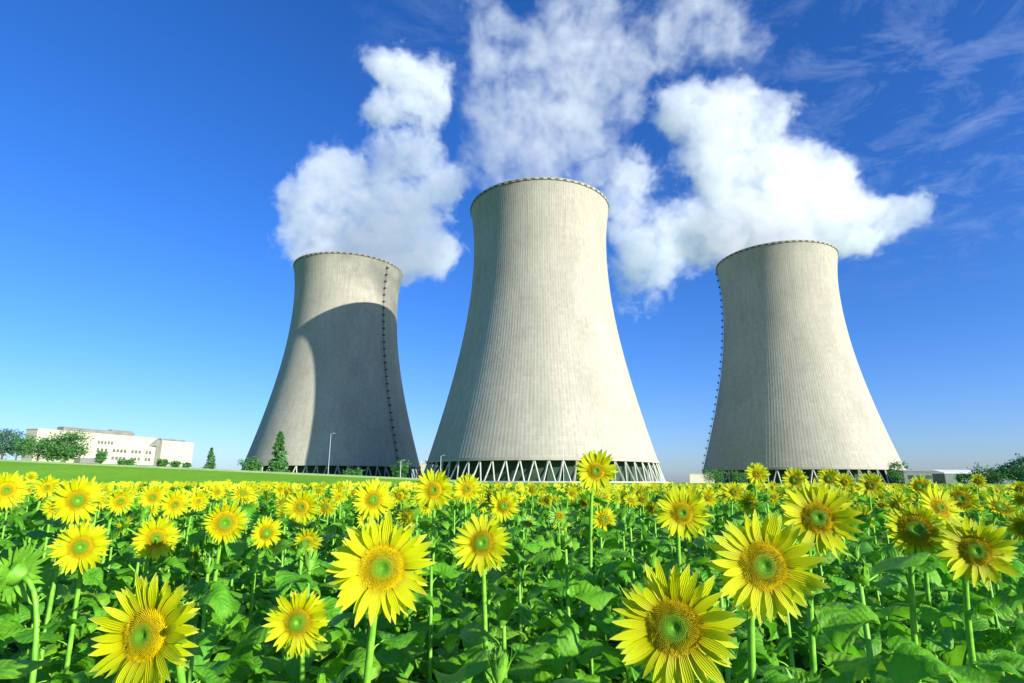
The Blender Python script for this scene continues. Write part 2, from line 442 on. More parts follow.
plume('steam_plume', 'wide bright steam plume over the right cooling tower leaning right',
      [(776,255,62,YR),(735,215,60,YR),(790,205,58,YR),(840,215,58,YR),(870,225,46,YR),(905,212,28,YR),(720,165,50,YR),(700,120,44,YR),(735,120,40,YR),(670,105,32,YR),(775,170,44,YR),(825,180,40,YR),(770,120,36,YR),(700,240,42,YR),(925,208,22,YR),(800,165,28,YR),(735,92,26,YR)],
      0.028, 2.6, 0.52, 0.045, 1.55, 4)
# ------------------------------------------------------------------ far background
def box_part(name, parent, mat, *b, rot=None):
    mb = MB(); mb.box(*b); return mb.build(name, mat, parent)

# the pale kerb along the crest of the bank
kb = MB(); pts = [(x, 100.0, ground_z(x, 100.0)) for x in range(-110, -3, 2)]
for a, b_ in zip(pts[:-1], pts[1:]): kb.bar((a[0], a[1], a[2]+0.14), (b_[0], b_[1], b_[2]+0.14), 0.35, 0.3)
tag(kb.build('kerb', M['kerb']), 'long pale kerb line along the top of the green bank', 'kerb')

# office block on the left
A = at(31, 466, 222); Bp = at(190, 466, 292)
A.z = 0; Bp.z = 0
ax = (Bp - A); Lb = ax.length; rz = math.atan2(ax.y, ax.x)
gz = 8.7
ob = empty('office_block', (A.x, A.y, gz), rz)
tag(ob, 'long cream office block with rows of dark windows and grey roof', 'building')
Hb = 11.9; xs = Lb*0.715; gap = 2.6
windows = []   # (x0, x1, z0, z1)
def wall_holes(name, x0, x1, y, z0, z1, holes, mat, parent, th=0.35):
    """front wall with real window openings"""
    X = sorted({x0, x1, *[h[0] for h in holes], *[h[1] for h in holes]}); Z = sorted({z0, z1, *[h[2] for h in holes], *[h[3] for h in holes]})
    mb = MB()
    for i in range(len(X)-1):
        for j in range(len(Z)-1):
            cx_, cz_ = (X[i]+X[i+1])/2, (Z[j]+Z[j+1])/2
            if any(h[0] < cx_ < h[1] and h[2] < cz_ < h[3] for h in holes): continue
            mb.add([(X[i], y, Z[j]), (X[i+1], y, Z[j]), (X[i+1], y, Z[j+1]), (X[i], y, Z[j+1])], [(0, 1, 2, 3)])
    for (a, b_, c_, d) in holes:
        mb.add([(a, y, c_), (b_, y, c_), (b_, y, d), (a, y, d), (a, y+th, c_), (b_, y+th, c_), (b_, y+th, d), (a, y+th, d)],
               [(0, 1, 5, 4), (2, 3, 7, 6), (1, 2, 6, 5), (3, 0, 4, 7)])
    return mb.build(name, mat, parent)
hol = []
for z0, z1, spans in ((7.9, 9.4, ((.46, .60, 5),)), (4.8, 6.3, ((.46, .97, 15),)), (1.7, 3.2, ((.46, .97, 15),)),
                      (4.6, 5.9, ((.04, .30, 7),)), (7.9, 9.1, ((.06, .20, 4),))):
    for (a, b_, n) in spans:
        for k in range(n):
            if n == 15 and k in (3, 8, 12): continue
            w = (b_-a)*xs/n; x0 = a*xs + k*w + w*0.16
            hol.append((x0, x0+w*0.72, z0, z1))
wall_holes('wall', 0, xs, 0, 0, Hb, hol, M['plaster'], ob)
mb = MB(); mb.add([(0, 0, 0), (0, 6, 0), (0, 6, Hb), (0, 0, Hb), (xs, 0, 0), (xs, 6, 0), (xs, 6, Hb), (xs, 0, Hb), ],
                  [(0, 3, 2, 1), (4, 5, 6, 7), (1, 2, 6, 5)]); mb.build('wall', M['plaster'], ob)
for (a, b_, c_, d) in hol:
    f = MB()
    for bx in ((a, a+.12, c_, d), (b_-.12, b_, c_, d), (a+.12, b_-.12, c_, c_+.12), (a+.12, b_-.12, d-.12, d), ((a+b_)/2-.05, (a+b_)/2+.05, c_+.12, d-.12)):
        f.box(bx[0], bx[1], 0.16, 0.24, bx[2], bx[3])
    w = f.build('window', M['concrete'], ob)
    p = MB(); p.box(a+.01, b_-.01, 0.26, 0.30, c_+.01, d-.01); p.build('pane', M['glass_dark'], w)
r_ = MB(); r_.box(-.25, xs+.25, -.25, 6.2, Hb, Hb+.35); rf = r_.build('roof', M['plaster'], ob)
pl = MB(); pl.box(xs*.20, xs*.80, 1.5, 5, Hb+.36, Hb+2.0); pl.box(xs*.60, xs*.78, 2, 4.5, Hb+2.02, Hb+2.6)
pl.build('plant_room', M['roof'], rf)
ln_ = MB(); ln_.box(xs*.30, xs*.46, -3.2, -0.02, 0, 2.0); ln_.build('entrance_porch', M['roof'], ob)
# stair slot between the wings and the end wing
box_part('stair_tower', ob, M['roof'], xs+.02, xs+gap, 1.8, 6, 0, Hb+.6)
w2 = MB(); w2.box(xs+gap+.02, Lb, -0.6, 6, 0, Hb-.5); w2.build('end_wing', M['plaster'], ob)
w3 = MB(); w3.box(xs+gap+.3, Lb-4.5, 0.6, 5.5, Hb-.49, Hb+.5); w3.build('roof', M['roof'], ob)
sh_ = MB(); sh_.add([(xs-4.0, -0.05, Hb*.72), (xs+.02, -1.8, Hb*.72), (xs+.02, -1.8, Hb*.98), (xs+.02, 1.7, Hb*.98), (xs+.02, 1.7, Hb*.72), (xs-.5, -0.05, Hb*.98)],
                    [(0, 1, 4), (0, 5, 2, 1), (1, 2, 3, 4), (5, 3, 2)]); sh_.build('porch_roof', M['roof'], ob)

# pump house seen between the left and middle towers
p = at(424, 475, 520); ph = empty('pump_house', (p.x, p.y, 1.6)); tag(ph, 'small beige building glimpsed between left and middle towers', 'building')
q = MB(); q.box(-7, 7, 0, 12, 0, 15.5); q.build('wall', M['plaster'], ph)
q = MB(); q.box(-7.3, 7.3, -.3, 12.3, 15.52, 16.3); rr = q.build('roof', M['concrete'], ph)
q = MB(); q.tube([(1, 4, 16.3), (1, 4, 19.5)], 0.9, 10); q.tube([(-3.5, 4, 16.3), (-3.5, 4, 18)], .4, 8); q.build('vent_stack', M['steel'], rr)

# low sheds to the right
p = at(905, 483, 330); ws = empty('workshop', (p.x, p.y, 1.5)); tag(ws, 'long low dark green workshop right of the right tower', 'building')
q = MB(); q.box(0, 38, 0, 16, 0, 6.6); q.build('wall', M['grey_green_wall'], ws)
q = MB(); q.box(-.4, 38.4, -.4, 16.4, 6.62, 7.1); q.build('roof', M['roof'], ws)
for k in range(7):
    q = MB(); q.box(2+5*k, 5.2+5*k, -.06, .04, 2.6, 4.6); q.build('window', M['glass_dark'], ws)
p = at(946, 483, 300); ws = empty('white_roofed_shed', (p.x, p.y, 1.5)); tag(ws, 'low shed with bright white roof near the right edge', 'building')
q = MB(); q.box(0, 21, 0, 9, 0, 5.2); q.build('wall', M['grey_green_wall'], ws)
q = MB(); q.add([(-.4, -.5, 5.22), (21.4, -.5, 5.22), (19.6, 9.5, 6.9), (.4, 9.5, 6.9), (-.4, -.5, 5.6), (21.4, -.5, 5.6), (19.6, 9.5, 7.2), (.4, 9.5, 7.2)],
                [(0, 3, 2, 1), (4, 5, 6, 7), (0, 1, 5, 4), (1, 2, 6, 5), (2, 3, 7, 6), (3, 0, 4, 7)]); q.build('roof', M['white_roof'], ws)
p = at(690, 483, 330); ws = empty('perimeter_wall', (p.x, p.y, 0.6)); tag(ws, 'short pale boundary wall left of the right tower', 'wall')
q = MB(); q.box(0, 14, 0, .5, 0, 5.6); q.build('wall_panel', M['plaster'], ws)
q = MB(); q.box(-.2, 14.2, -.2, .7, 5.62, 6.0); q.build('coping', M['concrete'], ws)

# lamp posts
def lamp(px, pt, pb_, Y, label):
    top = at(px, pt, Y); g0 = ground_z(top.x, Y)
    o = empty('lamp_post', (top.x, Y, g0)); h = top.z - g0
    tag(o, label, 'lamp post', 'lamp posts in the works yard')
    a = MB(); a.tube([(0, 0, -0.2), (0, 0, h)], [0.10, 0.06], 8); a.build('pole', M['steel'], o)
    a = MB(); a.tube([(0, 0, h-.1), (0.3, 0, h+.2), (0.7, 0, h+.25)], 0.06, 6); ar = a.build('arm', M['steel'], o)
    a = MB(); a.box(.65, 1.3, -.15, .15, h+.18, h+.34); a.build('lamp_head', M['concrete'], o)
lamp(331, 434, 468, 190, 'tall pale lamp post standing before the left tower')
lamp(401, 461, 474, 190, 'short lamp post beside the dark ladder line of the left tower')
lamp(441, 456, 476, 210, 'lamp post before the left foot of the middle tower')
lamp(563, 443, 476, 232, 'slim lamp post before the shell of the middle tower')

# ------------------------------------------------------------------ trees and bushes
def leafmat(name, c0, c1):
    m, nt, b = newmat(name)
    tc = N(nt, 'ShaderNodeTexCoord'); f = noise(nt, tc.outputs['Object'], 0.8, 3)
    geo = N(nt, 'ShaderNodeNewGeometry')
    c = mix(nt, geo.outputs['Random Per Island'], ramp(nt, f, [(0.3, c0), (0.7, c1)]), c1)
    L(nt, c, b.inputs['Base Color']); b.inputs['Roughness'].default_value = 0.65
    tr = N(nt, 'ShaderNodeBsdfTranslucent'); L(nt, c, tr.inputs['Color'])
    ms = N(nt, 'ShaderNodeMixShader'); ms.inputs[0].default_value = 0.3
    L(nt, b.outputs[0], ms.inputs[1]); L(nt, tr.outputs[0], ms.inputs[2])
    L(nt, ms.outputs[0], nt.nodes['Material Output'].inputs['Surface']); return m
M['tree_leaf'] = leafmat('tree_leaves', (0.035, 0.14, 0.03), (0.09, 0.27, 0.05))
M['tree_leaf_blue'] = leafmat('blue_green_leaves', (0.04, 0.11, 0.07), (0.07, 0.19, 0.11))
M['bark'] = simple('bark', (0.10, 0.075, 0.05), 0.9, 0.3, 3)
def tree(px, pt, Y, w_px, label, mat, shape='round', cat='tree', seed=0, n=900, name='tree', base=0.18):
    r = random.Random(seed); top = at(px, pt, Y); g0 = ground_z(top.x, Y); h = top.z - g0; u, v, d = proj(top); hw = w_px*d/F_PX/2
    o = empty(name, (top.x, Y, g0)); tag(o, label, cat, 'trees and bushes by the towers')
    t = MB(); t.tube([(0, 0, -.3), (0.1, 0, h*.4), (0, 0.05, h*.92)], [h*.028+.05, h*.018+.03, .02], 8)
    for k in range(9):
        a = 2.4*k; z = h*(base + .07*k); l = hw*(.8 if shape == 'round' else .75*(1-z/h))
        t.tube([(0, 0, z), (math.cos(a)*l*.5, math.sin(a)*l*.5, z+l*.25), (math.cos(a)*l, math.sin(a)*l, z+l*.4)], [h*.01+.02, h*.007+.01, .01], 5)
    t.build('trunk', M['bark'], o)
    c = MB(); clumps = []
    for k in range(34 if shape == 'round' else 150):
        f = r.random()
        if shape == 'cone':
            zc = h*(base + (1-base)*f**1.25*.96); rr_ = hw*(1-(zc/h))**.8*(.35+.65*r.random()) ; s = hw*.20*(1.25-f)
        else:
            zc = h*(base + (1-base)*(.12+.76*f)); e = math.sqrt(max(.05, 1-((zc/h-.58)/.5)**2)); rr_ = hw*.8*e*math.sqrt(r.random()); s = hw*(.2+.16*r.random())
        a = r.random()*6.283; clumps.append((Vector((rr_*math.cos(a), rr_*math.sin(a), zc)), s))
    sz = max(.3, h*.04); n = int(n*1.8)
    for k in range(n):
        p0, s = clumps[r.randrange(len(clumps))]
        q_ = p0 + Vector((r.gauss(0, 1), r.gauss(0, 1), r.gauss(0, .8)))*s*.55
        if q_.z < .1: continue
        a = Vector((r.uniform(-1, 1), r.uniform(-1, 1), r.uniform(-.6, .6))).normalized()*sz*r.uniform(.7, 1.5)
        b_ = a.cross(Vector((r.uniform(-1, 1), r.uniform(-1, 1), r.uniform(-1, 1)))).normalized()*sz*r.uniform(.3, .6)
        c.add([q_-a, q_+b_*.9, q_+a, q_-b_], [(0, 1, 2, 3)])
    c.build('crown', mat, o)
    return o
T1, T2 = M['tree_leaf'], M['tree_leaf_blue']
tree(8, 428, 190, 34, 'bluish tree clump at the left edge beside the office block', T2, seed=1, n=1500)
tree(20, 438, 205, 20, 'small bluish tree touching the left corner of the office block', T2, seed=2)
tree(-14, 434, 180, 34, 'bluish tree cut by the left picture edge', T2, seed=12)
tree(42, 436, 150, 46, 'spreading green bush covering the left end of the office block', T1, seed=3, n=1500, cat='bush', name='bush', base=.05)
tree(70, 431, 152, 44, 'taller green bush in front of the cream office wall', T1, seed=4, n=1800, cat='bush', name='bush', base=.05)
tree(102, 451, 158, 12, 'little bush below the office windows', T1, seed=5, n=400, cat='bush', name='bush', base=.05)
tree(163, 459, 150, 14, 'low shrub below the gap between the office wings', T1, seed=6, n=350, cat='bush', name='bush', base=.03)
tree(176, 461, 150, 10, 'tiny shrub under the plain end wing of the office', T1, seed=16, n=300, cat='bush', name='bush', base=.03)
tree(212, 447, 170, 12, 'small conifer alone between the office block and left tower', T1, 'cone', seed=7, n=700, name='conifer', base=.05)
tree(281, 431, 165, 24, 'dark conifer standing before the sunlit foot of the left tower', T1, 'cone', seed=8, n=1600, name='conifer', base=.08)
tree(252, 454, 160, 24, 'round bush at the left foot of the left tower', T1, seed=9, n=1000, cat='bush', name='bush', base=.04)
tree(402, 460, 200, 20, 'light green bush at the right foot of the left tower', T1, seed=10, n=600, cat='bush', name='bush', base=.04)
tree(896, 461, 250, 20, 'feathery bush before the right foot of the right tower', T1, seed=11, n=800, cat='bush', name='bush', base=.03)
tree(1012, 456, 150, 30, 'bushy dark tree at the right edge of the field', T2, seed=13, n=1600, base=.06)
tree(990, 468, 150, 42, 'wide low bush left of the right edge tree', T1, seed=14, n=1200, cat='bush', name='bush', base=.03)
tree(1035, 464, 140, 40, 'low bush running out of the right picture edge', T1, seed=17, n=1200, cat='bush', name='bush', base=.03)
tree(963, 473, 170, 14, 'small shrub before the white roofed shed', T1, seed=15, n=400, cat='bush', name='bush', base=.03)

tree(714, 469, 260, 26, 'loose green bush at the left foot of the right tower', T1, seed=21, n=900, cat='bush', name='bush', base=.03)
tree(738, 472, 262, 22, 'lower bush next to the left foot bush of the right tower', T1, seed=22, n=700, cat='bush', name='bush', base=.03)
tree(352, 468, 190, 22, 'flat shrub before the middle of the left tower base', T1, seed=23, n=500, cat='bush', name='bush', base=.03)
tree(187, 462, 168, 8, 'tiny bush at the right corner of the office end wing', T1, seed=24, n=250, cat='bush', name='bush', base=.03)
tree(126, 460, 150, 20, 'low grassy shrub under the long office wall', T1, seed=25, n=500, cat='bush', name='bush', base=.03)
# ------------------------------------------------------------------ sunflower materials
def veg(name, colour_fn, transl, rough, spec=0.5, bumpd=0.002, bump_h=None):
    m, nt, b = newmat(name); c, h = colour_fn(nt)
    L(nt, c, b.inputs['Base Color']); b.inputs['Roughness'].default_value = rough; b.inputs['Specular IOR Level'].default_value = spec
    if h is not None: bump(nt, h, 0.7, bumpd, b)
    if transl > 0:
        tr = N(nt, 'ShaderNodeBsdfTranslucent'); L(nt, c, tr.inputs['Color'])
        ms = N(nt, 'ShaderNodeMixShader'); ms.inputs[0].default_value = transl
        L(nt, b.outputs[0], ms.inputs[1]); L(nt, tr.outputs[0], ms.inputs[2])
        L(nt, ms.outputs[0], nt.nodes['Material Output'].inputs['Surface'])
    return m
def leaf_col(nt):
    uv = N(nt, 'ShaderNodeTexCoord'); sp = N(nt, 'ShaderNodeSeparateXYZ'); L(nt, uv.outputs['UV'], sp.inputs[0])
    t = math_(nt, 'ABSOLUTE', math_(nt, 'SUBTRACT', sp.outputs[1], 0.5))
    k = math_(nt, 'SUBTRACT', sp.outputs[0], math_(nt, 'MULTIPLY', t, 0.75))
    fr = math_(nt, 'ABSOLUTE', math_(nt, 'SUBTRACT', math_(nt, 'FRACT', math_(nt, 'MULTIPLY', k, 8.0)), 0.5))
    vein = math_(nt, 'MAXIMUM', math_(nt, 'SUBTRACT', 1.0, math_(nt, 'MULTIPLY', fr, 14.0), clamp=True), math_(nt, 'SUBTRACT', 1.0, math_(nt, 'MULTIPLY', t, 45.0), clamp=True))
    n1 = noise(nt, uv.outputs['Object'], 22, 4, 0.6); n2 = noise(nt, uv.outputs['Object'], 55, 5, 0.7)
    oi = N(nt, 'ShaderNodeObjectInfo'); geo = N(nt, 'ShaderNodeNewGeometry')
    rv = math_(nt, 'FRACT', math_(nt, 'ADD', oi.outputs['Random'], geo.outputs['Random Per Island']))
    base = ramp(nt, rv, [(0.0, (0.08, 0.38, 0.006)), (0.5, (0.17, 0.55, 0.010)), (0.9, (0.32, 0.68, 0.02)), (1.0, (0.48, 0.62, 0.03))])
    c = mix(nt, 0.55, base, ramp(nt, n1, [(0.3, (0.06, 0.34, 0.01)), (0.75, (0.24, 0.60, 0.025))]))
    edge = math_(nt, 'MULTIPLY', math_(nt, 'SUBTRACT', math_(nt, 'ADD', math_(nt, 'MULTIPLY', t, 2.0), math_(nt, 'MULTIPLY', n1, 1.3)), 1.62), 5.0, clamp=True)
    c = mix(nt, math_(nt, 'MULTIPLY', edge, 0.55), c, (0.42, 0.36, 0.06))
    c = mix(nt, math_(nt, 'MULTIPLY', vein, 0.35), c, (0.25, 0.56, 0.10))
    h = math_(nt, 'ADD', math_(nt, 'MULTIPLY', math_(nt, 'COSINE', math_(nt, 'MULTIPLY', k, 50.27)), 0.10), math_(nt, 'MULTIPLY', n2, 0.8))
    return c, h
def petal_col(nt):
    uv = N(nt, 'ShaderNodeTexCoord'); sp = N(nt, 'ShaderNodeSeparateXYZ'); L(nt, uv.outputs['UV'], sp.inputs[0])
    geo = N(nt, 'ShaderNodeNewGeometry')
    c = ramp(nt, sp.outputs[0], [(0.0, (0.56, 0.38, 0.0)), (0.22, (0.70, 0.71, 0.0)), (0.75, (0.74, 0.86, 0.01)), (1.0, (0.82, 0.93, 0.14))])  # pale last stop paints the bright glow of the petal tips into the colour
    c = mix(nt, math_(nt, 'MULTIPLY', geo.outputs['Random Per Island'], 0.35), c, (0.64, 0.62, 0.0))
    w = N(nt, 'ShaderNodeTexWave'); w.wave_type = 'BANDS'; w.bands_direction = 'Y'; w.inputs['Scale'].default_value = 1.6; w.inputs['Distortion'].default_value = 1.0
    L(nt, uv.outputs['UV'], w.inputs['Vector'])
    c = mix(nt, math_(nt, 'MULTIPLY', w.outputs['Fac'], 0.13), c, (0.56, 0.50, 0.0))
    return c, w.outputs['Fac']
def disc_col(nt):
    # colour of the florets by ring: green unopened middle, brown and ochre open rings
    uv = N(nt, 'ShaderNodeTexCoord'); sp = N(nt, 'ShaderNodeSeparateXYZ'); L(nt, uv.outputs['UV'], sp.inputs[0])
    oi = N(nt, 'ShaderNodeObjectInfo'); geo = N(nt, 'ShaderNodeNewGeometry')
    young = math_(nt, 'MULTIPLY', math_(nt, 'SUBTRACT', oi.outputs['Random'], 0.5), 0.32)
    r = math_(nt, 'ADD', math_(nt, 'SUBTRACT', sp.outputs[0], young), math_(nt, 'MULTIPLY', math_(nt, 'SUBTRACT', geo.outputs['Random Per Island'], 0.5), 0.22))
    c = ramp(nt, r, [(0.0, (0.20, 0.42, 0.02)), (0.16, (0.08, 0.25, 0.01)), (0.42, (0.14, 0.26, 0.008)), (0.58, (0.28, 0.25, 0.0)), (0.82, (0.46, 0.34, 0.0)), (1.0, (0.66, 0.52, 0.0))])
    return c, None
def stem_col(nt):
    uv = N(nt, 'ShaderNodeTexCoord'); n1 = noise(nt, uv.outputs['Object'], 30, 3)
    return ramp(nt, n1, [(0.3, (0.10, 0.34, 0.02)), (0.7, (0.24, 0.52, 0.04))]), n1
M['leaf'] = veg('sunflower_leaf', leaf_col, 0.42, 0.42, 0.6, 0.012)
M['petal'] = veg('sunflower_petal', petal_col, 0.45, 0.5, 0.3, 0.0012)
M['floret'] = veg('disc_florets', disc_col, 0.0, 0.75, 0.2)
M['stem'] = veg('sunflower_stem', stem_col, 0.0, 0.5, 0.4, 0.002)
M['bract'] = veg('green_bracts', stem_col, 0.2, 0.5, 0.4, 0.002)

# ------------------------------------------------------------------ sunflower part meshes
def leaf_mb(mb, r, Lf, petiole=0.1, droop=1.0, fold=0.25, nx_=9, ny_=6, mi=0, Mx=None):
    """heart-shaped blade on its petiole, growing out along +X from the stem"""
    def T(v): return Mx @ v if Mx is not None else v
    up = r.uniform(0.35, 0.75)
    e = Vector((petiole*math.cos(up), 0, petiole*math.sin(up)))
    pts = [Vector((0, 0, 0)), Vector((petiole*.5*math.cos(up*1.3), 0, petiole*.5*math.sin(up*1.3))), e]
    if nx_ > 5: mb.tube([T(p) for p in pts], [.0052, .004, .0036], 5, 1)
    else: mb.tube([T(pts[0]), T(pts[2])], [.005, .004], 3, 1, cap=False)
    ph = r.uniform(0, 6.28); twist = r.uniform(-.35, .35); wv = r.uniform(.02, .05)*Lf/.2; a0 = r.uniform(.0, .5)
    vs, uv = [], []
    for i in range(nx_+1):
        s = i/nx_
        w = Lf*0.47*(max(0.0, s)**0.42)*((1-s)**0.72)*1.62 + (0.0 if 0 < i < nx_ else 0.0005)
        ang = a0 - droop*(s**1.15)*1.25
        # midrib position by integrating the bend
        if i == 0: cx_, cz_ = e.x, e.z
        else: cx_ += math.cos(ang)*Lf/nx_; cz_ += math.sin(ang)*Lf/nx_
        nrm = Vector((-math.sin(ang), 0, math.cos(ang))); tan = Vector((math.cos(ang), 0, math.sin(ang)))
        for j in range(2*ny_//2 + 1):
            t = -1 + 2*j/ny_
            ser = 1 + (0.05*math.sin(s*48+ph) if abs(t) > .9 and nx_ > 5 else 0)
            y = t*w*ser
            back = -Lf*0.17*abs(t)**1.6*(1-s)**2.5
            z = abs(t)*w*fold - (abs(t)**2.2)*w*fold*1.25 + wv*math.sin(7*s+ph+2.5*t)*abs(t)*.8
            p = Vector((cx_, 0, cz_)) + tan*back + Vector((0, 1, 0))*y + nrm*(z + twist*y*.5)
            vs.append(T(p)); uv.append((s, .5+t*.5))
    m_ = ny_+1
    mb.add(vs, [(i*m_+j, i*m_+j+1, (i+1)*m_+j+1, (i+1)*m_+j) for i in range(nx_) for j in range(ny_)], mi, uv)

def petals_mb(mb, r, rd, Lp, n=34, layers=2, seg=6, lush=1.0, mi=0, forward=0.25):
    """ray florets round a disc of radius rd, in the local XY plane, facing +Z"""
    for l in range(layers):
        for k in range(n):
            a = 2*PI*(k + .5*l + r.uniform(-.28, .28))/n
            ln = Lp*(1-.10*l)*r.uniform(.78, 1.12); wd_ = ln*r.uniform(.10, .145)
            lift = forward - .25*l + r.uniform(-.22, .3); curl = r.uniform(-.7, .75); tw = r.uniform(-.5, .5); side = r.uniform(-.16, .16)
            ca, sa = math.cos(a), math.sin(a); vs, uv = [], []
            x, z, y0 = rd*.93, .002 + .004*(1-l), 0
            for i in range(seg+1):
                s = i/seg; an = lift + curl*s*s
                if i: x += math.cos(an)*ln/seg; z += math.sin(an)*ln/seg; y0 += side*ln/seg*s
                w = wd_*(math.sin(PI*min(1, (s*.86+.14)))**.75) if s < 1 else .0006
                for j, t in enumerate((-1, 0, 1)):
                    ty = t*math.cos(tw*s)*w; tz = t*math.sin(tw*s)*w + (-.22*w if t == 0 else 0)
                    vs.append((ca*x - sa*(y0+ty), sa*x + ca*(y0+ty), z+tz)); uv.append((s, .5+.5*t))
            mb.add(vs, [(i*3+j, i*3+j+1, (i+1)*3+j+1, (i+1)*3+j) for i in range(seg) for j in range(2)], mi, uv)

def disc_mb(mb, r, rd, nfl, dome=.018, mi=0):
    def hz(q): return dome*(1-q*q)*(.9) - .010*math.exp(-(q/.22)**2) + .006
    vs, fs, uv = [(0, 0, hz(0)-.002)], [], [(0, .5)]
    nr, na = 7, 28
    for i in range(1, nr+1):
        q = i/nr
        for k in range(na): vs.append((rd*q*math.cos(2*PI*k/na), rd*q*math.sin(2*PI*k/na), hz(q)-.002)); uv.append((q, .5))
    for k in range(na): fs.append((0, 1+k, 1+(k+1) % na))
    for i in range(nr-1):
        for k in range(na): fs.append((1+i*na+k, 1+(i+1)*na+k, 1+(i+1)*na+(k+1) % na, 1+i*na+(k+1) % na))
    mb.add(vs, fs, mi, uv)
    for i in range(nfl):   # florets in their spiral
        q = math.sqrt((i+.5)/nfl); a = i*2.39996; x, y = rd*q*math.cos(a), rd*q*math.sin(a)
        s = rd*.95/math.sqrt(nfl)*(.75+.35*q)*r.uniform(.8, 1.15); h = s*(1.0+1.3*(q > .5)*r.uniform(.4, 1.2)); z = hz(q)-.002
        tx, ty = x*.10*q, y*.10*q
        vs = [(x-s, y-s*.3, z), (x+s*.3, y-s, z), (x+s, y+s*.3, z), (x-s*.3, y+s, z), (x+tx, y+ty, z+h)]
        mb.add(vs, [(0, 1, 4), (1, 2, 4), (2, 3, 4), (3, 0, 4)], mi, [(q, .5)]*5)

def bracts_mb(mb, r, rd, Lb_, n=26, seg=4, mi=0, forward=-.1, cup=True):
    """green back of the head and its pointed bracts"""
    prof = [(rd*1.0, .001), (rd*1.02, -.010), (rd*.8, -.028), (rd*.45, -.040), (rd*.22, -.050)]
    na = 20; vs = [(p[0]*math.cos(2*PI*k/na), p[0]*math.sin(2*PI*k/na), p[1]) for p in prof for k in range(na)]
    fs = [(i*na+(k+1) % na, i*na+k, (i+1)*na+k, (i+1)*na+(k+1) % na) for i in range(len(prof)-1) for k in range(na)]
    fs.append(tuple((len(prof)-1)*na+k for k in range(na)))
    mb.add(vs, fs, mi)
    for l in range(2):
        for k in range(n):
            a = 2*PI*(k+.5*l+r.uniform(-.2, .2))/n; ln = Lb_*r.uniform(.7, 1.15); w0 = ln*.17
            lift = forward+r.uniform(-.3, .35); curl = r.uniform(-.6, .9); ca, sa = math.cos(a), math.sin(a)
            x, z = rd*.97, -.006-.006*l; vs = []
            for i in range(seg+1):
                s = i/seg; an = lift+curl*s
                if i: x += math.cos(an)*ln/seg; z += math.sin(an)*ln/seg
                w = w0*(1-s)**.8*(1 if i else .8)+.0003
                for t in (-1, 1): vs.append((ca*x-sa*t*w, sa*x+ca*t*w, z))
            mb.add(vs, [(2*i, 2*i+1, 2*i+3, 2*i+2) for i in range(seg)], mi)

R0 = random.Random(5)
LEAVES = []
for i in range(8):
    mb = MB(); leaf_mb(mb, R0, .25, .10, droop=R0.uniform(.55, 1.35), fold=R0.uniform(.15, .5)); LEAVES.append(mb.build('leaf', [M['leaf'], M['stem']], smooth=True, data=True))
def head_meshes(rd, Lp, n, layers, nfl, seg=6, forward=.25, bract=.045):
    a = MB(); bracts_mb(a, R0, rd, bract); b_ = MB(); petals_mb(b_, R0, rd, Lp, n, layers, seg, forward=forward); c = MB(); disc_mb(c, R0, rd, nfl)
    return (a.build('flower_head', [M['bract']], smooth=True, data=True), b_.build('petals', [M['petal']], smooth=True, data=True), c.build('seed_disc', [M['floret']], data=True))
HEADS = {
 'wide':  [head_meshes(.054, .088, 27, 3, 900, forward=.2) for _ in range(2)],      # broad disc, showy petals
 'full':  [head_meshes(.046, .083, 25, 3, 700, forward=.15) for _ in range(3)],
 'small': [head_meshes(.036, .062, 20, 3, 260, 5, forward=.3) for _ in range(4)],
 'short': [head_meshes(.056, .055, 24, 2, 500, 5, forward=.45) for _ in range(2)],   # greenish disc, short petals
 'green': [head_meshes(.045, .03, 16, 1, 300, 4, forward=.9, bract=.10)],            # opening bud, spiky bracts
}
LOWHEADS = [head_meshes(.040, .068, 15, 2, 60, 3, forward=.2) for _ in range(4)]
def bud_mesh():
    a = MB(); bracts_mb(a, R0, .024, .05, 14, 3, forward=1.15); disc_mb(a, R0, .024, 20, dome=.03, mi=0); return a.build('bud', [M['bract']], smooth=True, data=True)
BUDS = [bud_mesh() for _ in range(3)]
FOL = []
for i in range(6):    # the whole foliage of a plant a few metres off, unit height
    mb = MB()
    for k in range(14):
        hgt = .30+.052*k
        Mx = Matrix.Translation((0, 0, hgt)) @ Matrix.Rotation(2.4*k+R0.uniform(-.4, .4), 4, 'Z') @ Matrix.Rotation(R0.uniform(-.3, .2), 4, 'Y')
        leaf_mb(mb, R0, (.28-.009*k)*R0.uniform(.8, 1.1), .09, droop=R0.uniform(.5, 1.4), fold=.3, nx_=5, ny_=4, Mx=Mx)
    FOL.append(mb.build('foliage', [M['leaf'], M['stem']], smooth=True, data=True))
STEMS = []
for i in range(4):
    mb = MB(); mb.tube([(0, 0, -.02), (R0.uniform(-.02, .02), R0.uniform(-.02, .02), .5), (0, 0, 1.0)], [.012, .011, .007], 6); STEMS.append(mb.build('stem', M['stem'], smooth=True, data=True))

def add_leaves(t, axis, z0, z1, n, size, r, avoid=None):
    """leaves round the stem; axis(z) gives the stem's place at height z"""
    a = r.random()*6.28
    for k in range(n):
        f = k/(n-1); z = z0+(z1-z0)*f
        o = link('leaf', LEAVES[r.randrange(8)], t); p = axis(z)
        o.location = p; a += 2.4+r.uniform(-.3, .3)
        if avoid is not None and z > z1-.38 and math.cos(a-avoid) > .25: a += 1.9
        s = size*(1.15-.55*f)*r.uniform(.85, 1.1)
        if avoid is not None and z > z1-.3: s *= .8
        o.scale = (s, s, s)
        o.rotation_euler = (r.uniform(-.15, .15), r.uniform(-.35, .25), a)

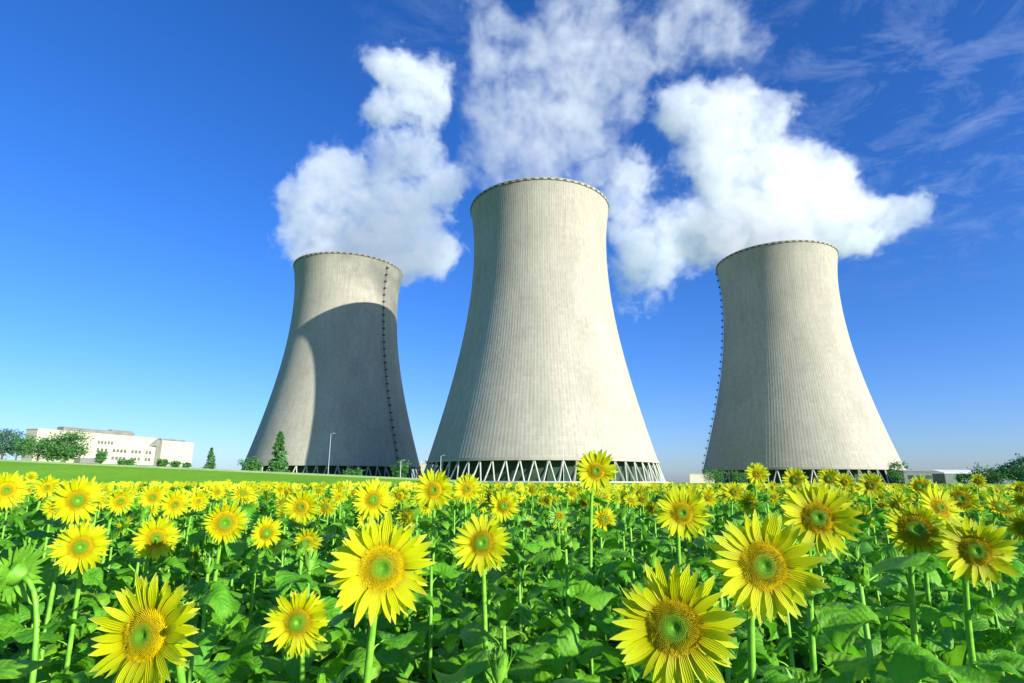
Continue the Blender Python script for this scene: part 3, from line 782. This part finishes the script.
def add_head(t, kind, loc, n, scale, r, idx=None):
    hs_ = HEADS[kind] if kind in HEADS else LOWHEADS
    hm = hs_[r.randrange(len(hs_))]
    h = link('flower_head', hm[0], t); h.location = loc; h.rotation_mode = 'QUATERNION'
    h.rotation_quaternion = n.to_track_quat('Z', 'Y') @ Quaternion((0, 0, 1), r.random()*6.28)
    h.scale = (scale, scale, scale*1.0)
    link('petals', hm[1], h); link('seed_disc', hm[2], h)
    return h

FIELD_GROUP = 'sunflowers in the field'
DIA = {'wide': .27, 'full': .25, 'small': .185, 'short': .20, 'green': .19}
heroes = []
def hero(px, py, dpx, kind, yaw, pitch, label, scale=None, leaves=9):
    """a flower the photo shows one by one: real size from its kind, distance from how large it shows"""
    r = random.Random(int(px*7+py))
    base = DIA[kind]; sc_ = (scale or 1.0)
    if px > 560: yaw += 12
    d = base*sc_*F_PX/dpx                        # distance along the view axis
    rr_ = ray(px, py); P = Vector((0, 0, CAM_Z)) + rr_*d
    cz = 1.78
    if P.z > cz: pass
    toc = (Vector((0, 0, CAM_Z))-P); yaw0 = math.atan2(toc.y, toc.x) + R(yaw)
    n = Vector((math.cos(yaw0)*math.cos(R(pitch)), math.sin(yaw0)*math.cos(R(pitch)), math.sin(R(pitch))))
    back = P - n*.045*sc_
    bx = back - Vector((n.x, n.y, 0))*.10
    g0 = ground_z(bx.x, bx.y)-.02; base_p = Vector((bx.x+r.uniform(-.05, .05), bx.y+r.uniform(-.03, .07), g0))
    t = empty('sunflower', base_p); tag(t, label, 'sunflower', FIELD_GROUP)
    back_l = back - base_p; H = back_l.z
    p1 = Vector((0, 0, H*.6)); p2 = back_l - n*.13*sc_ + Vector((0, 0, -.01)); 
    pts = []
    for i in range(15):
        u = i/14; pts.append(((1-u)**3)*Vector((0, 0, 0)) + 3*(1-u)**2*u*p1 + 3*(1-u)*u*u*p2 + u**3*(back_l))
    mb = MB(); mb.tube(pts, [.0125*sc_*(1-.3*i/14) for i in range(14)]+[.014*sc_], 8); mb.build('stem', M['stem'], t, smooth=True)
    def axis(z):
        for a_, b_ in zip(pts[:-1], pts[1:]):
            if b_.z >= z > a_.z-1e-6: f = (z-a_.z)/max(1e-6, b_.z-a_.z); return a_.lerp(b_, f)
        return pts[-3]
    add_leaves(t, axis, H*.36, H-.15*sc_, leaves+2, 1.0*min(1.15, sc_), r, math.atan2(-P.y, -P.x))
    add_head(t, kind, back_l + n*.045*sc_, n, sc_, r)
    heroes.append((px, py, dpx/2, d, base_p.copy()))
    return t
# yaw > 0 turns the face to the right in the picture
hero(147, 635, 120, 'wide', -41, 6, 'huge sunflower at lower left, its face turned left, petals swept back')
hero(382, 568, 108, 'wide', 4, 6, 'large front sunflower with yellow ochre disc, left of the picture centre')
hero(674, 627, 128, 'wide', -12, 4, 'largest sunflower at the bottom, right of centre, broad dark green hearted disc')
hero(763, 566, 112, 'wide', 6, 6, 'large sunflower just behind and right of the largest bottom one')
hero(817, 518, 80, 'full', 4, 8, 'bright sunflower above right of the big pair, below the right tower')
hero(975, 551, 74, 'full', 8, 6, 'large round sunflower near the right edge at mid height of the field')
hero(298, 622, 67, 'full', -8, 4, 'medium sunflower low in the leaves between two big front blooms')
hero(482, 543, 62, 'full', 0, 8, 'round even sunflower on a straight bare stem below the middle tower')
hero(682, 513, 58, 'full', 2, 4, 'sunflower with dark brown disc facing front, right of the middle tower foot')
hero(916, 530, 56, 'short', 0, 12, 'sunflower with wide olive green disc and short petals, right side')
hero(939, 508, 50, 'full', 34, 22, 'sunflower turned away to the upper right behind the olive disc one')
hero(81, 547, 54, 'full', -6, 4, 'sunflower with pale green eye above the huge lower left bloom')
hero(156, 538, 46, 'full', 8, -4, 'sunflower with brown orange disc right of the pale eyed one')
hero(225, 523, 42, 'short', 6, 4, 'oval sunflower with plain green disc and short white tipped petals')
hero(266, 533, 34, 'small', 22, 2, 'small sunflower facing right, above the medium low one')
hero(307, 541, 30, 'small', 10, -22, 'sunflower drooping half hidden behind leaves, left of the large front one', scale=.9)
hero(302, 507, 38, 'full', -10, 2, 'sunflower with big brown disc below the left tower')
hero(373, 500, 44, 'full', 18, 10, 'sunflower peeking out right above the large front bloom')
hero(434, 490, 44, 'full', -2, 6, 'fluffy sunflower standing at the gap between left and middle towers')
hero(467, 489, 32, 'full', 10, 6, 'sunflower half crossed by a leaf right of the fluffy one')
hero(503, 506, 34, 'small', 20, 2, 'small sunflower turned right under the left part of the middle tower')
hero(596, 471, 46, 'full', 0, 4, 'tallest sunflower rising over all others in front of the middle tower')
hero(757, 474, 25, 'full', 4, 2, 'small tall sunflower before the left foot of the right tower')
hero(795, 480, 27, 'full', -3, 2, 'second small sunflower from the left under the right tower')
hero(829, 479, 25, 'full', 0, 2, 'small sunflower at the middle of the right tower base')
hero(845, 482, 20, 'small', 2, 2, 'very small sunflower close beside another under the right tower')
hero(871, 485, 28, 'full', 2, 0, 'sunflower with dark disc under the right part of the right tower')
hero(921, 487, 24, 'short', 6, 14, 'flat looking sunflower with dark oval disc right of the right tower')
hero(961, 499, 30, 'short', 4, 8, 'pale yellow green sunflower right of the turned away bloom')
hero(1000, 508, 30, 'short', 30, 40, 'sunflower tipped skyward with upright petals near the right edge')
hero(978, 481, 16, 'small', 4, 0, 'tiny bright sunflower rising above the rows before the white roofed shed')
hero(1024, 528, 34, 'small', -14, 4, 'sunflower cut in half by the right picture edge')
hero(1020, 489, 18, 'small', 0, 4, 'small sunflower touching the right edge below the dark tree')
hero(6, 490, 40, 'full', 14, 0, 'sunflower cut by the left picture edge with orange brown disc')
hero(77, 500, 50, 'full', 16, -6, 'sunflower with crescent brown disc behind the pale eyed one')
hero(47, 487, 24, 'small', 12, -4, 'small sunflower with dark disc under the spreading bush at left')
hero(104, 492, 19, 'small', 8, 0, 'little sunflower left of the white tipped dark disc bloom')
hero(120, 501, 28, 'small', 20, -6, 'sunflower leaning right just above the brown orange one')
hero(153, 497, 28, 'full', 8, -2, 'round sunflower behind the brown orange one at far left middle')
hero(175, 504, 31, 'full', 14, -8, 'tilted sunflower with dark oval disc below the office end wing')
hero(198, 501, 22, 'small', 20, 2, 'narrow sunflower seen partly sideways left of the oval green disc one')
hero(217, 492, 18, 'small', 26, 10, 'small sideways sunflower below the lone small conifer')
hero(249, 491, 21, 'small', 4, -12, 'nodding little sunflower below the left foot of the left tower')
hero(194, 557, 24, 'green', 62, 6, 'half open sunflower bud facing right, with a yellow middle')
hero(14, 573, 50, 'green', -128, 20, 'green spiky sunflower head seen from behind at the left edge')
hero(532, 490, 15, 'small', 0, 0, 'tiny sunflower below the support legs at the middle tower centre')
hero(572, 493, 16, 'small', 14, -18, 'tiny drooping sunflower left of the tallest one')
hero(555, 501, 13, 'small', 0, 2, 'tiny sunflower between the tallest one and the middle rows', scale=.8)
hero(560, 516, 17, 'green', 10, 12, 'closed orange topped sunflower bud below the tallest bloom', scale=.5)
hero(529, 523, 14, 'green', 20, 30, 'narrow young bud standing right of the straight stemmed sunflower', scale=.45)
hero(708, 498, 21, 'small', 12, 6, 'small sunflower between the dark brown disc one and the big pair')
hero(734, 492, 22, 'small', 0, 10, 'pale small sunflower left of the small tall one')
hero(339, 489, 16, 'small', -10, 4, 'small sunflower below the lamp post of the left tower')
hero(281, 489, 16, 'small', 0, 4, 'small sunflower below the dark conifer')
hero(640, 494, 18, 'small', -8, 2, 'small sunflower below the right foot of the middle tower')
hero(31, 477, 12, 'small', 0, 0, 'single tiny sunflower sticking up over the far left rows')

# ------------------------------------------------------------------ the crowd of plants round them
def ztop_allowed(x, y, half):
    """how tall a plant here may be without covering a flower the photo shows behind it"""
    u, v, d = proj((x, y, 1.45)); z = 9.0; hw = half*F_PX/d
    for (hx, hy, hr, hd, hb) in heroes:
        if hd > d*1.02 and abs(hx-u) < hr*.8 + hw:
            vmax = hy + hr*.75
            # height that projects to row vmax at this place
            q = ray(u, vmax); zz_ = CAM_Z + q.z*(y/q.y); z = min(z, zz_)
    return z
cells = []
yy = 0.6
while yy < 48:
    sp_ = .53 if yy < 14 else .62
    x_ = -(.93*yy+1.6)
    while x_ < .93*yy+1.6:
        cells.append((x_+rnd.uniform(-.17, .17), yy+rnd.uniform(-.17, .17))); x_ += sp_
    yy += sp_
cells.sort(key=lambda c_: math.hypot(*c_))
NMAX = 300 - len(heroes); made = 0; far = []
for (x, y) in cells:
    d = math.hypot(x, y)
    if d < .95 or y < .55: continue
    if any((hb.x-x)**2+(hb.y-y)**2 < .30**2 for (_, _, _, _, hb) in heroes): continue
    if (heroes[0][4].x-x)**2+(heroes[0][4].y-y)**2 < .62**2 or proj((x, y, 1.3))[0] < 175 and d < 1.5: continue
    if made >= NMAX: far.append((x, y)); continue
    g0 = ground_z(x, y)
    zl = ztop_allowed(x, y, .27 if y < 3.2 else .2)
    near_ = d < 4.3
    ztop = min(zl, rnd.uniform(1.30, 1.47) if near_ else rnd.uniform(1.38, 1.60))
    if d < 1.6: ztop = min(ztop, 1.34)
    for (hx, hy, hr, hd, hb) in heroes:      # leave the low sun a free path to the front flowers
        if hd > 3: continue
        hp = Vector((0, 0, CAM_Z)) + ray(hx, hy)*hd; sd_ = Vector((S.x, S.y)).normalized(); w_ = Vector((x-hp.x, y-hp.y))
        al = w_.dot(sd_); la = abs(w_.x*sd_.y - w_.y*sd_.x)
        if 0 < al < 1.6 and la < .36: ztop = min(ztop, hp.z-.17+al*math.tan(SUN_EL))
    if ztop < .75: continue
    h = ztop-g0
    bloom = (not near_) and zl > 1.5 and rnd.random() < .68
    uu = proj((x, y, 1.4))[0]
    if not -60 < uu < 1084: continue
    made += 1
    t = empty('sunflower', (x, y, g0))
    if near_:
        tag(t, 'leafy green sunflower plant without open bloom, filling the gaps between the front blooms', 'sunflower', 'leafy plants between the blooms')
    elif bloom:
        tag(t, 'yellow sunflower in the crowded middle rows of the field, much like its neighbours', 'sunflower', 'blooms of the crowded middle rows')
    else:
        tag(t, 'leafy sunflower plant with a closed green bud in the middle rows', 'sunflower', 'budding plants of the middle rows')
    st = link('stem', STEMS[rnd.randrange(4)], t); st.scale = (1, 1, h-.02); 
    if near_:
        add_leaves(t, lambda z: Vector((0, 0, z)), h*.32, h-.03, 15 if d < 3 else 12, 1.15, rnd)
    else:
        fo = link('foliage', FOL[rnd.randrange(6)], t); fo.rotation_euler = (0, 0, rnd.random()*6.28); fo.scale = (1.15, 1.15, (h-.05)/1.03)
    if bloom:
        toc = math.atan2(-y, -x) + rnd.gauss(0, .6) + .12; pt = rnd.gauss(.03, .3)
        n = Vector((math.cos(toc)*math.cos(pt), math.sin(toc)*math.cos(pt), math.sin(pt)))
        add_head(t, 'low', Vector((0, 0, h)) + n*.055, n, rnd.uniform(.68, 1.12), rnd)
    else:
        bd = link('bud', BUDS[rnd.randrange(3)], t); bd.location = (0, 0, h+.02); bd.rotation_euler = (rnd.uniform(-.5, .5), rnd.uniform(-.5, .5), rnd.random()*6); s = rnd.uniform(.7, 1.1); bd.scale = (s, s, s)
print('individual plants', made+len(heroes), 'far', len(far))

# the rest of the field, beyond counting: one object
rf_ = random.Random(3)
def proto(kind):
    mb = MB()
    for k in range(7):
        a = 2.4*k+rf_.uniform(-.3, .3); z = .78+.055*k; l = .27-.015*k; dz = rf_.uniform(-.14, .05)
        ca, sa = math.cos(a), math.sin(a); w = l*.45
        P0 = Vector((ca*.03, sa*.03, z)); P1 = Vector((ca*(l*.55), sa*(l*.55), z+.05)); P2 = Vector((ca*l*1.1, sa*l*1.1, z+dz)); sd = Vector((-sa, ca, 0))*w
        mb.add([P0, P1+sd, P2, P1-sd], [(0, 1, 2), (0, 2, 3)], 0, [(0, .5), (.5, 1), (1, .5), (.5, 0)])
    if kind:
        n = Vector((rf_.uniform(-.5, .5), -1, rf_.uniform(-.1, .5))).normalized(); q = n.to_track_quat('Z', 'Y'); c0 = Vector((0, 0, 1.17)) + n*.05; s = rf_.uniform(.9, 1.25)
        k_ = 9; vs = [c0+n*.012*s]
        vs += [c0 + q @ Vector((math.cos(2*PI*i/k_), math.sin(2*PI*i/k_), 0))*.042*s for i in range(k_)]
        mb.add(vs, [(0, 1+i, 1+(i+1) % k_) for i in range(k_)], 2, [(0.3, .5)]+[(.9, .5)]*k_)
        for i in range(11):
            a = 2*PI*(i+rf_.uniform(-.2, .2))/11; r1 = rf_.uniform(.095, .12)*s
            e = [q @ Vector((math.cos(a+o_)*rr_, math.sin(a+o_)*rr_, zz_)) for o_, rr_, zz_ in ((0, .03*s, -.002), (.24, .078*s, .006), (0, r1, .012), (-.24, .078*s, .006))]
            mb.add([c0+v for v in e], [(0, 1, 2, 3)], 1, [(0, .5), (.5, 1), (1, .5), (.5, 0)])
    return np.array(mb.v, dtype=np.float32), mb.f, mb.m, np.array(mb.uv, dtype=np.float32)
PR = [proto(i < 5) for i in range(16)]
V, Fc, Mi, UV = [], [], [], []; off_ = 0
for (x, y) in far:
    if abs(proj((x, y, 1.4))[0]-512) > 620: continue
    v, f, mi_, uv_ = PR[rf_.randrange(16)]; a = rf_.gauss(0, .35) + math.atan2(x, y)*-1; s = rf_.uniform(.9, 1.12); hz_ = rf_.uniform(1.0, 1.36)
    ca, sa = math.cos(a)*s*1.2, math.sin(a)*s*1.2; w = v.copy()
    w[:, 0] = v[:, 0]*ca - v[:, 1]*sa + x; w[:, 1] = v[:, 0]*sa + v[:, 1]*ca + y; w[:, 2] = v[:, 2]*hz_ + ground_z(x, y)
    V.append(w); UV.append(uv_); Mi += mi_; Fc += [tuple(i+off_ for i in ff) for ff in f]; off_ += len(v)
V = np.concatenate(V); UV = np.concatenate(UV)
me = mesh('distant_sunflowers', V.tolist(), Fc, [M['leaf'], M['petal'], M['floret']], Mi, False, UV)
o = link('distant_sunflowers', me); tag(o, 'far rows of yellow sunflowers merging into one carpet below the towers', 'sunflower field', kind='stuff')
# leafy undergrowth that closes the view down to the soil
uv_ = MB(); ru = random.Random(8)
for k in range(5200):
    y = .5 + 15*ru.random()**.8; x = ru.uniform(-1, 1)*(.93*y+1.2); z = ground_z(x, y) + ru.uniform(.03, .95)
    if math.hypot(x, y) < .9: continue
    a = ru.random()*6.28; l = ru.uniform(.07, .14); ca, sa = math.cos(a), math.sin(a); w = l*.62; dz = ru.uniform(-.09, .04)
    P0 = Vector((x, y, z)); sd = Vector((-sa, ca, ru.uniform(-.3, .3)))*w; ax_ = Vector((ca, sa, 0))*l
    uv_.add([P0, P0+ax_*.5+sd+Vector((0, 0, .02)), P0+ax_*1.2+sd*.6, P0+ax_*2+Vector((0, 0, dz)), P0+ax_*1.2-sd*.6, P0+ax_*.5-sd+Vector((0, 0, .02)), P0+ax_+Vector((0, 0, -.005))],
            [(0, 6, 1), (1, 6, 2), (2, 6, 3), (3, 6, 4), (4, 6, 5), (5, 6, 0)], 0, [(0, .5), (.3, 1), (.6, .8), (1, .5), (.6, .2), (.3, 0), (.5, .5)])
o = uv_.build('undergrowth', [M['leaf']]); tag(o, 'dense dark green undergrowth between the sunflower stems', 'undergrowth', kind='stuff')
# ------------------------------------------------------------------ render settings
vs_ = sc.view_settings; sc.display_settings.display_device = 'sRGB'
vs_.view_transform = 'Standard'; vs_.look = 'None'; vs_.gamma = 1.0; vs_.use_curve_mapping = False
vs_.exposure = 0.72
cy = sc.cycles
cy.max_bounces = 8; cy.diffuse_bounces = 2; cy.glossy_bounces = 2; cy.transmission_bounces = 4
cy.transparent_max_bounces = 12; cy.volume_bounces = 6
cy.sample_clamp_indirect = 6.0
cy.use_denoising = True
cy.volume_step_rate = 0.7; cy.volume_max_steps = 1024
